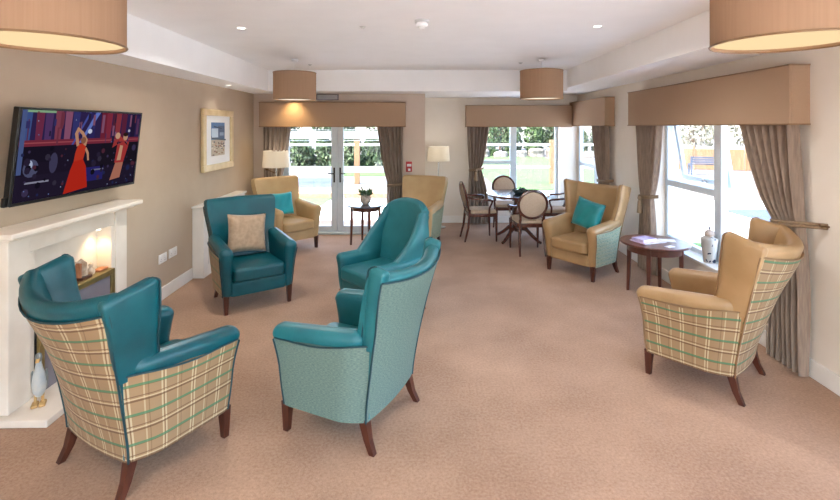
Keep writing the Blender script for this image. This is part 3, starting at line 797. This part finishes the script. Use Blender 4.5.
# ------------------------------------------------------------------ left wall: fireplace, television, picture, sockets, radiator cover
fp = thing('fireplace_surround', 'cream marble fireplace surround on the left wall below the television', 'fireplace', atL(0,0,0), ZL)
N0, N1 = 2.85, 4.05      # along the wall
E = .003
g = G(); g.box(E,.15,N0,N0+.17,.045,1.11,.006); g.build('pilaster', M['mantel'], fp, smooth=0)
g = G(); g.box(E,.15,N1-.15,N1,.045,1.11,.006); g.build('pilaster', M['mantel'], fp, smooth=0)
g = G(); g.box(E,.135,N0+.17,N1-.15,.99,1.11,.004); g.build('frieze', M['mantel'], fp, smooth=0)
g = G(); g.box(E,.19,N0-.04,N1+.04,1.105,1.13,.006); g.box(E,.25,N0-.09,N1+.07,1.13,1.165,.008); g.build('mantel_shelf', M['mantel'], fp, smooth=0)
g = G(); g.box(E,.022,N0+.17,N1-.15,.045,.99); g.build('niche_back', M['mantel'], fp, smooth=0)
for j0, j1 in ((N0+.17,N0+.215), (N1-.195,N1-.15)): G().box(.02,.14,j0,j1,.045,.99,.004).build('inner_jamb', M['mantel'], fp, smooth=0)
g = G(); g.box(E,.42,N0-.05,N1+.12,0,.045,.006); g.build('hearth', M['mantel'], fp, smooth=0)
fx = thing('electric_fire', 'grey glass electric fire with brass frame inside the fireplace', 'electric fire', atL(0,0,.0465), ZL)
F0, F1 = N0+.217, N1-.197
g = G(); g.box(.03,.15,F0,F1,0,.56,.003); g.build('body', M['black'], fx, smooth=0)
g = G(); bw = .045
g.box(.15,.172,F0,F1,.555,.60,.004); g.box(.15,.172,F0,F0+bw,0,.555,.004); g.box(.15,.172,F1-bw,F1,0,.555,.004); g.box(.03,.15,F0,F1,.585,.60,.003)
g.build('frame', M['brass'], fx, smooth=0)
G().box(.15,.158,F0+bw,F1-bw,0,.555).build('glass_front', M['darkglass'], fx, smooth=0)
# ornaments on the ledge of the fire
M['ceramic'] = mat_noise('ornament_ceramic', (214,200,180), (168,140,112), 22, .4)
M['terracotta'] = mat_noise('ornament_brown', (150,92,58), (170,112,76), 18, .5)
def ledge(d, s): return atL(d, s, .646)
og = thing('letter_rack', 'small brown and cream card rack ornament on the fire ledge', 'ornament', ledge(.09,3.57), ZL)
G().box(-.05,.05,-.055,.055,0,.02,.004).build('stand', M['legwood'], og, smooth=0)
m = Matrix.Translation((.0,-.04,.018)) @ Matrix.Rotation(-.25,4,'Z')
G().box(-.045,.03,-.006,.012,0,.11,.003,m=m).build('brown_panel', M['terracotta'], og, smooth=0)
m = Matrix.Translation((-.005,0,.018)) @ Matrix.Rotation(.18,4,'X')
g = G(); g.prism([(-.045,0),(.045,0),(.05,.10),(.02,.14),(-.01,.12),(-.04,.145)], m @ Matrix.Rotation(PI/2,4,'X') @ Matrix.Rotation(.8,4,'Y'), .012); g.build('cream_panel', M['ceramic'], og, smooth=0)
tag(G().lathe([(0,0),(.022,0),(.03,.02),(.024,.045),(.012,.055),(.018,.07),(.015,.085),(0,.095)], 16).build('figurine', M['ceramic'], loc=ledge(.09,3.68)), 'small cream figurine beside the card rack on the fire ledge', 'figurine')
tag(G().box(-.03,.03,-.055,.055,0,.018,.004).build('remote_control', M['terracotta'], loc=ledge(.10,3.78), rot=(0,0,ZL)), 'flat brown remote control lying on the fire ledge', 'remote')
nl = thing('niche_light', 'small warm spotlight at the far top of the fireplace opening', 'spotlight', atL(.085, 3.77, .985), ZL)
G().lathe([(0,-.012),(.018,-.012),(.022,0),(0,0)], 16).build('lens', M['bulb'], nl)
spot(nl, (0,0,-.03), 1.0, 120, (1,.74,.38), .015)
# runner duck figurine on the hearth
M['duck'] = mat_noise('duck_white', (206,206,200), (176,190,198), 12, .45)
M['duckhead'] = mat_noise('duck_grey', (120,124,122), (140,144,140), 20, .5)
M['duckfoot'] = mat_noise('duck_ochre', (190,152,96), (206,170,112), 20, .5)
dk = thing('duck_figurine', 'tall white duck figurine with grey head standing on the hearth', 'figurine', atL(.24, 2.975, .0465), math.radians(-150))
dk.scale = (.72,.8,1.05)
G().lathe([(0,.045),(.03,.055),(.05,.09),(.054,.13),(.045,.18),(.03,.22),(.022,.25),(.021,.275),(0,.28)], 20, sy=.95, m=Matrix.Rotation(-.10,4,'X')).build('body', M['duck'], dk, smooth=60)
hd = G().lathe([(0,-.03),(.02,-.022),(.028,0),(.022,.02),(0,.03)], 16, (0,.032,.288)).build('head', M['duckhead'], dk, smooth=60)
G().loft([[Vector((x*.014,.05,.284+z*.008)) for x,z in ((-1,-1),(1,-1),(1,1),(-1,1))],[Vector((x*.013,.088,.276+z*.003)) for x,z in ((-1,-1),(1,-1),(1,1),(-1,1))]]).build('beak', M['duckfoot'], hd, smooth=0)
for s in (-1, 1):
    g = G(); g.tube([(s*.024,.005,.075),(s*.026,.01,.03),(s*.027,.015,.012)], [.014,.011,.010]); g.soft(s*.027-.024,s*.027+.024,-.02,.07,0,.016,.012,.006,.003); g.build('leg', M['duckfoot'], dk)
    G().lathe([(0,-.07),(.014,-.05),(.02,0),(.014,.05),(0,.06)], 12, sx=.5, sy=1.5, m=Matrix.Translation((s*.05,-.01,.145)) @ Matrix.Rotation(-.15,4,'X')).build('wing', M['duckhead'], dk, smooth=60)

# television: tilted forward on its bracket
tv = thing('television', 'black flat television showing a stage dance show, tilted on the left wall', 'television', (0,0,0))
bl, br, tl = Vector((-2.565,2.93,1.297)), Vector((-2.535,4.16,1.297)), Vector((-2.49,2.925,1.925))
ux = (br-bl).normalized(); uz = (tl-bl); uz = (uz-ux*uz.dot(ux)).normalized(); un = ux.cross(uz)   # un points into the room
W, H = (br-bl).length, (tl-bl).length
TM = Matrix((( ux.x, uz.x, un.x, bl.x), (ux.y, uz.y, un.y, bl.y), (ux.z, uz.z, un.z, bl.z), (0,0,0,1)))
tv.matrix_world = TM
G().box(0,W,0,H,-.045,0,.006).build('casing', M['black'], tv, smooth=0)
g = G(); b = .014
g.box(0,W,0,b*1.4,0,.006,.002); g.box(0,W,H-b,H,0,.006,.002); g.box(0,b,b,H-b,0,.006,.002); g.box(W-b,W,b,H-b,0,.006,.002); g.build('bezel', M['black'], tv, smooth=0)
# the picture on the screen
def picture(name, polys, parent, mat, z0, w, h, ox, oy, dz=.0002):
    bm = bmesh.new(); cl = bm.loops.layers.float_color.new('Col')
    for i, (pts, col) in enumerate(polys):
        f = bm.faces.new([bm.verts.new((ox+x*w, oy+y*h, z0+i*dz)) for x, y in pts])
        for lp in f.loops: lp[cl] = (*lin(col), 1)
    me = bpy.data.meshes.new(name); bm.to_mesh(me); bm.free(); me.materials.append(mat)
    o = bpy.data.objects.new(name, me); C.objects.link(o); o.parent = parent; return o
R = lambda x0, x1, y0, y1: [(x0,y0),(x1,y0),(x1,y1),(x0,y1)]
def ell(cx, cy, rx, ry, n=14): return [(cx+rx*math.cos(2*PI*k/n), cy+ry*math.sin(2*PI*k/n)) for k in range(n)]
P = [(R(0,1,0,1), (34,26,44)), (R(0,1,.0,.28), (38,30,50)), (R(0,1,.62,1), (52,40,84))]
for k, (x, c) in enumerate(((.02,(70,90,150)),(.10,(120,50,80)),(.16,(90,60,110)),(.23,(140,70,90)),(.30,(150,90,120)),(.36,(60,60,120)),(.50,(50,44,100)),(.60,(120,40,60)),(.65,(140,50,70)),(.71,(90,40,60)),(.74,(150,60,70)),(.80,(100,40,66)),(.90,(40,30,60)))):
    P.append(([(x,.66),(x+.045,.66),(x+.05,1),(x-.005,1)], c))
P += [(R(0,1,.60,.67), (128,48,66)), (R(0,1,.63,.645), (168,80,90)), (R(0,.24,.42,.60), (30,24,40)), (R(.62,1,.30,.60), (32,26,38)), ([(.42,.62),(.44,.62),(.58,1),(.54,1)], (110,130,210)), ([(.36,.6),(.375,.6),(.50,1),(.48,1)], (80,90,170)),
      (R(.40,.66,.12,.30), (44,40,110)), (ell(.09,.36,.05,.10), (86,88,120)), (ell(.08,.40,.02,.05), (190,200,230)), (R(.06,.22,.19,.21), (150,150,170)), (ell(.24,.40,.03,.12), (70,66,96)), (R(.55,.66,.25,.27), (120,120,150)), (ell(.50,.76,.018,.03), (220,225,250)), (ell(.88,.76,.012,.02), (200,200,220)), (R(0,.22,.975,1), (150,190,150)), (R(0,.03,.3,1), (84,100,150))]
for k in range(70):
    x, y = random.random()*.95, random.random()*.55; q = .01+random.random()*.03
    if .28 < x < .5 or .66 < x < .88: q *= .5
    P.append((ell(x+.02, y+.03, q*.6, q*1.2, 7), random.choice(((46,38,60),(24,20,34),(66,56,88),(40,44,84),(84,44,60),(58,52,70)))))
for k in range(26):
    x, y = random.random()*.96, .60+random.random()*.37
    P.append((R(x,x+.006+random.random()*.02,y,min(.99,y+.05+random.random()*.2)), random.choice(((96,60,96),(60,56,110),(120,56,74),(44,36,66),(140,90,120)))))
for k in range(22):
    x, y = random.random()*.97, random.random()*.95
    P.append((ell(x+.01, y+.02, .004, .007, 6), random.choice(((170,180,220),(150,110,150),(120,140,200)))))
# woman in red
P += [([(.31,.02),(.50,.06),(.47,.33),(.44,.42),(.365,.40),(.345,.30)], (196,44,30)), ([(.365,.40),(.44,.42),(.455,.56),(.43,.62),(.385,.60),(.37,.50)], (204,60,40)),
      ([(.375,.58),(.395,.60),(.375,.74),(.39,.80),(.37,.82),(.35,.74)], (206,150,120)), ([(.43,.60),(.45,.58),(.46,.66),(.42,.76),(.385,.80),(.38,.77),(.41,.72)], (206,150,120)), (ell(.425,.655,.022,.042), (150,100,76)), ([(.455,.57),(.48,.50),(.49,.40),(.475,.40),(.465,.48),(.445,.54)], (206,150,120))]
# man with crossed arms raised
P += [([(.70,.10),(.80,.12),(.82,.33),(.74,.33)], (186,120,100)), ([(.73,.33),(.82,.33),(.855,.55),(.80,.62),(.74,.58),(.735,.46)], (176,60,60)), ([(.75,.36),(.79,.36),(.80,.56),(.77,.57)], (214,160,130)), ([(.74,.58),(.69,.54),(.70,.62),(.76,.70),(.775,.68),(.73,.61)], (170,60,60)),
      ([(.85,.55),(.83,.62),(.76,.62),(.72,.70),(.74,.72),(.79,.66),(.86,.60)], (180,66,62)), (ell(.735,.70,.025,.045), (220,170,140)), (ell(.815,.68,.024,.05), (206,156,128)), (ell(.815,.715,.026,.028), (50,32,28))]
picture('screen', P, tv, mat_vcol('screen_picture', .15), .0012, W-2*b, H-2.4*b, b, b*1.4)
G().box(W*.35,W*.62,H*.3,H*.66,-.08,-.044,.004).build('wall_bracket', M['black'], tv, smooth=0)
G().box(-.028,.0,.0,.06,-.03,-.005,.004).build('speaker_pod', M['black'], tv, smooth=0)

# framed picture
pf = thing('framed_picture', 'gold-framed harbour print on the left wall', 'picture', atL(.003, 5.80, 1.23), ZL)
pw, ph, fw = .98, .80, .085
g = G(); g.box(0,.045,0,pw,0,fw,.01); g.box(0,.045,0,pw,ph-fw,ph,.01); g.box(0,.045,0,fw,fw,ph-fw,.01); g.box(0,.045,pw-fw,pw,fw,ph-fw,.01)
M['gilt'] = mat_noise('pale_gilt', (206,184,140), (222,202,160), 8, .4, metal=.25)
g.build('frame', M['gilt'], pf, smooth=0)
G().box(0,.018,fw,pw-fw,fw,ph-fw).build('mount', M['ceiling'], pf, smooth=0)
A = [(R(0,1,0,1),(120,160,196)), (R(0,1,.5,.60),(60,92,130)), (R(0,1,.80,1),(84,124,170)), (R(.05,.55,.55,.82),(206,224,238)), (R(.5,1,.55,.90),(76,98,132)), (R(.62,.92,.60,.70),(140,160,190)), (R(0,1,0,.48),(196,182,160))]
for k in range(46):
    x, y = random.random()*.9, random.random()*.42
    A.append((R(x,x+.05+random.random()*.08,y,y+.02+random.random()*.04), random.choice(((150,120,92),(226,216,200),(120,104,96),(178,120,96),(92,96,110)))))
A += [([(0,.50),(1,.44),(1,.49),(0,.54)], (70,82,100)), ([(.1,.86),(.7,.80),(.7,.83),(.1,.90)], (40,60,90))]
ar = picture('print', A, pf, mat_vcol('print_ink'), 0, .44, .44, 0, 0, .0003)
ar.matrix_local = Matrix(((0,0,1,.0185),(1,0,0,.27),(0,1,0,.19),(0,0,0,1)))

def socket(label, s, z, w=.155, h=.095):
    t = thing('wall_socket', label, 'socket', atL(.001, s, z), ZL)
    G().box(0,.011,-w/2,w/2,-h/2,h/2,.004).build('plate', M['white'], t, smooth=0)
    for k in (-1, 1):
        G().box(.010,.014,k*w*.24-.012,k*w*.24+.012,.012,.028,.002).build('switch', M['trimwhite'], t, smooth=0)
        g = G()
        for dy, dz in ((0,.0),(-.011,-.02),(.011,-.02)): g.box(.0105,.0115,k*w*.24+dy-.003,k*w*.24+dy+.003,dz-.006,dz)
        g.build('pin_holes', M['black'], t, smooth=0)
    return t
socket('white double wall socket nearer the fireplace', 4.91, .43)
socket('white double wall socket nearer the radiator cover', 5.12, .435, .17)

rc = thing('radiator_cover', 'white radiator cover box along the left wall behind the teal armchair', 'radiator cover', atL(.003, 5.58, 0), ZL)
G().box(0,.14,0,1.38,0,.83,.006).build('casing', M['white'], rc, smooth=0)
G().box(0,.165,-.02,1.40,.83,.855,.006).build('top', M['white'], rc, smooth=0)
g = G()
for k in range(24): g.box(.139,.1425,.12+k*.048,.135+k*.048,.14,.7)
g.build('grille', M['rail'], rc, smooth=0)

# call point, vent
cp = thing('fire_call_point', 'red fire alarm call point on the wall right of the french doors', 'fire alarm', ((409-420)/F*YD, YD-.001, 1.145))
G().box(-.05,.05,-.035,0,-.085,.085,.006).build('housing', M['red'], cp, smooth=0)
G().box(-.032,.04,-.038,-.034,.005,.045,.002).box(-.014,.024,-.038,-.034,-.068,-.03,.002).build('glass_plate', M['mag_c'], cp, smooth=0)
vt = thing('air_vent', 'grey slotted air vent high on the wall above the door pelmet', 'vent', ((327.7-420)/F*YD, YD-.001, 2.295))
G().box(-.185,.185,-.03,0,-.05,.045,.006).build('frame', M['darkglass'], vt, smooth=0)
g = G()
for k in range(4): g.box(-.165,.165,-.034,-.028,-.036+k*.018,-.026+k*.018)
g.build('slats', M['rail'], vt, smooth=0)

# ------------------------------------------------------------------ outside
M['paving'] = mat_noise('pale_paving', (226,224,220), (238,236,232), 2, .9)
M['yard'] = mat_noise('yard_concrete', (80,78,75), (96,94,90), 1.2, .9)
M['lawn'] = mat_noise('lawn_grass', (48,76,30), (66,96,42), 6, .95, detail=5)
M['road'] = mat_noise('road_asphalt', (48,58,74), (58,68,84), 3, .9)
M['fencewood'] = mat_noise('fence_timber', (104,78,52), (120,92,64), 3, .85, stretch=(6,6,1))
M['gravel'] = mat_noise('pale_gravel', (88,78,68), (108,98,88), 30, .95)
M['brick'] = mat_noise('edging_brick', (140,104,78), (158,122,96), 12, .9)
M['hedge'] = mat_noise('hedge_leaf', (18,30,16), (66,84,48), 3, .7)
M['shrub'] = mat_noise('shrub_leaf', (28,46,22), (74,96,52), 3, .7)
M['blossom'] = mat_noise('blossom_leaf', (80,84,60), (164,158,146), 4, .7)
M['bark'] = mat_noise('bark', (92,76,60), (118,98,80), 8, .9)
M['rock'] = mat_noise('rockery_stone', (80,74,68), (116,110,102), 5, .9, .3, 8)
ZG = -.14
struct(G().box(-40, 60, YB-.0+.27, 90, ZG-.2, ZG).box(3.5, 60, -30, YB+.27, ZG-.2, ZG).box(-40, 3.5, -30, YF-.22, ZG-.2, ZG).build('ground', M['yard'], smooth=0))
struct(G().box(-9,9,YB+.3,12.4,ZG,ZG+.006).box(3.45,8.2,-12,YB+.3,ZG,ZG+.006).box(-9,9,-10,YF-.3,ZG,ZG+.006).build('ground_patio', M['paving'], smooth=0))
struct(G().box(2.5,7.8,14.5,31,ZG,ZG+.015).build('ground_lawn', M['lawn'], smooth=0))
struct(G().box(-4.2,-2.4,11.6,13.4,ZG,ZG+.02).box(-3.4,2.2,18.6,30,ZG,ZG+.02).box(4.1,5.0,6.9,7.8,ZG,ZG+.02).build('ground_verge', M['lawn'], smooth=0))
struct(G().box(-14,-2.9,15.2,17.8,ZG,ZG+.012).box(7,40,8.5,11,ZG,ZG+.012).build('ground_road', M['road'], smooth=0))
struct(G().box(-12,2,13.5,15.1,ZG,ZG+.012).box(6,24,12.5,16,ZG,ZG+.012).build('ground_gravel', M['gravel'], smooth=0))
tag(G().box(-8,2.2,12.9,13.2,ZG,ZG+.12,.01).build('edging_kerb', M['brick'], smooth=0), 'low tan brick edging across the patio beyond the french doors', 'kerb')
def blob(name, label, cat, x, y, r, h, mat, n, group, ls=.09, z=ZG, trunk=0):
    t = thing(name, label, cat, (x, y, z), 0, group)
    g = G()
    for k in range(n):
        a = random.random()*2*PI; u = random.random()**.4; v = random.random()
        ph = math.sin(PI*min(1, .15+v*.8))**.6
        px, py, pz = r*u*ph*math.cos(a), r*u*ph*math.sin(a), trunk+(h-trunk)*v
        m = Matrix.Translation((px, py, pz)) @ Euler((random.random()*6, random.random()*6, random.random()*6)).to_matrix().to_4x4()
        s = ls*(.6+random.random()*.8)
        vs = [g.bm.verts.new(m @ Vector(p)) for p in ((-s,0,0),(0,-s*.5,0.01),(s,0,0),(0,s*.5,.01))]; g.bm.faces.new(vs)
    g.build('foliage', mat, t, smooth=0)
    g = G(); hh = max(trunk, h*.45)
    g.tube([(0,0,0),(r*.04,0,hh*.5),(0,r*.05,hh*1.2)], [max(.03,r*.06),max(.025,r*.05),.02], 7)
    for k in range(5):
        a = k*1.26; g.tube([(0,0,hh*.5),(r*.35*math.cos(a),r*.35*math.sin(a),hh),(r*.6*math.cos(a),r*.6*math.sin(a),hh+(h-hh)*.6)], [max(.02,r*.035),.02,.012], 6)
    g.build('trunk', M['bark'], t)
    return t
for k in range(9):
    blob('hedge_shrub', 'dark green hedge shrub beyond the french doors, %s from the left' % ['first','second','third','fourth','fifth','sixth','seventh','eighth','ninth'][k], 'shrub', -7.2+k*1.1, 20.2, .50, 1.35+.25*math.sin(k*1.7), M['hedge'], 900, 'hedge shrubs beyond the french doors', .10)
for k in range(8):
    blob('hedge_shrub', 'taller dark shrub in the back row beyond the french doors, %s from the left' % ['first','second','third','fourth','fifth','sixth','seventh','eighth'][k], 'shrub', -6.65+k*1.1, 21.8, .5, 1.6+.15*math.sin(k*2.7), M['shrub'], 800, 'hedge shrubs beyond the french doors', .10)
for k in range(9):
    blob('garden_shrub', 'leafy shrub at the far side of the lawn, %s from the left' % ['first','second','third','fourth','fifth','sixth','seventh','eighth','ninth'][k], 'shrub', 3.2+k*1.5, 31.8, .68, 2.3+.4*math.sin(k*2.3), M['shrub' if k % 2 else 'hedge'], 800, 'shrubs beyond the lawn', .14)
for k in range(8):
    x = 4.0+k*1.15; 
    o = G(); o.soft(-.45,.45,-.3,.3,0,.5+.12*math.sin(k*5),.2,.2,.05,0,lambda p: Vector((p.x+.06*math.sin(9*p.y+k), p.y+.05*math.sin(8*p.z), p.z)))
    tag(o.build('rock', M['rock'], loc=(x,30.1,ZG)), 'pale rockery stone below the far shrubs, %s from the left' % ['first','second','third','fourth','fifth','sixth','seventh','eighth'][k], 'rock', 'rockery stones beyond the lawn')
for k in range(7):
    blob('blossom_tree', 'pale blossoming tree behind the timber fence, %s from the left' % ['first','second','third','fourth','fifth','sixth','seventh'][k], 'tree', 13.0+k*3.0, 28.5-k*1.0, 1.42, 3.6, M['blossom' if k % 3 else 'shrub'], 1000, 'trees behind the timber fence', .14, trunk=.9)
# dark backdrop trees behind hedge
for k in range(6):
    blob('evergreen_tree', 'dark evergreen standing behind the hedge, %s from the left' % ['first','second','third','fourth','fifth','sixth'][k], 'tree', -12+k*4.7, 40, 1.95, 4.2, M['hedge'], 1100, 'evergreens behind the hedge', .22, trunk=.4)
# timber post and rail fence
ft = thing('post_and_rail_fence', 'pale timber post and rail fence across the garden beyond the back windows', 'fence', (0,16,ZG))
for k in range(6): G().box(-8.78+k*3.32-.09,-8.78+k*3.32+.09,-.06,.06,0,1.5,.01).build('post', M['fencewood'], ft, smooth=0)
G().box(-9,8,-.03,.03,1.30,1.38,.006).build('rail', M['trimwhite'], ft, smooth=0)
G().box(-9,8,-.03,.03,.55,.60,.006).build('rail', M['trimwhite'], ft, smooth=0)
ff = thing('timber_fence', 'tan close-boarded timber fence across the yard beyond the open window', 'fence', (10.5,21.8,ZG), -.30)
for k in range(7):
    g = G()
    for j in range(16): g.box(k*2.0+j*.12,k*2.0+j*.12+.113,-.012,.012,.03,.95)
    g.build('fence_panel', M['fencewood'], ff, smooth=0); G().box(k*2.0-.06,k*2.0-.002,-.05,.05,0,1.05,.006).build('post', M['fencewood'], ff, smooth=0)
bn = thing('garden_bench', 'grey garden bench in the yard before the timber fence', 'bench', (11.0,19.2,ZG), -.3)
for s in (0, 1.3):
    G().box(s,s+.06,-.25,-.19,0,.75).box(s,s+.06,.19,.25,0,.42).box(s,s+.06,-.19,.19,.36,.42).build('leg', M['road'], bn, smooth=0)
g = G()
for k in range(4): g.box(0,1.36,-.17+k*.1,-.09+k*.1,.42,.45)
g.build('seat', M['road'], bn, smooth=0)
g = G()
for k in range(3): g.box(0,1.36,-.24,-.21,.5+k*.09,.57+k*.09)
g.build('backrest', M['road'], bn, smooth=0)

# ------------------------------------------------------------------ light
w = bpy.data.worlds.new('sky'); S.world = w; w.use_nodes = True
nt = w.node_tree; bg = nt.nodes['Background']
sky = nt.nodes.new('ShaderNodeTexSky'); sky.sky_type = 'NISHITA'; sky.sun_disc = False; sky.sun_elevation = math.radians(48); sky.sun_rotation = math.radians(250); sky.dust_density = 2.5; sky.air_density = 1.0
nt.links.new(sky.outputs[0], bg.inputs[0]); bg.inputs[1].default_value = .5
sl = bpy.data.lights.new('sun', 'SUN'); sl.energy = 4.2; sl.angle = math.radians(1); sl.color = (1,.98,.95)
so = bpy.data.objects.new('sun', sl); C.objects.link(so)
so.rotation_euler = Vector((.34,.30,-.89)).to_track_quat('-Z','Y').to_euler()
def portal(loc, rot, sx, sy):
    l = bpy.data.lights.new('window_portal', 'AREA'); l.shape = 'RECTANGLE'; l.size = sx; l.size_y = sy; l.cycles.is_portal = True
    o = bpy.data.objects.new('window_portal', l); C.objects.link(o); o.location = loc; o.rotation_euler = rot
portal((-1.38, YD+.3, 1.05), (PI/2,0,PI), 2.0, 2.1)     # facing -y
portal(((WB[0]+WB[1])/2, YB+.3, 1.24), (PI/2,0,PI), 1.7, 1.7)
portal((.07, YF-.3, 1.22), (PI/2,0,0), 4.7, 2.2)
for wn in (WIN1, WIN2, FILL_WIN):
    portal(atR(-.35, (wn[0]+wn[1])/2, (wn[2]+wn[3])/2), (PI/2,0,PI/2+ZR), wn[1]-wn[0], wn[3]-wn[2])

vs = S.view_settings
vs.view_transform = 'Standard'; vs.look = 'None'; vs.exposure = 2.12; vs.gamma = 1.0; vs.use_curve_mapping = False
S.cycles.use_denoising = True
S.cycles.max_bounces = 10; S.cycles.diffuse_bounces = 6; S.cycles.transparent_max_bounces = 16
S.cycles.sample_clamp_indirect = 6
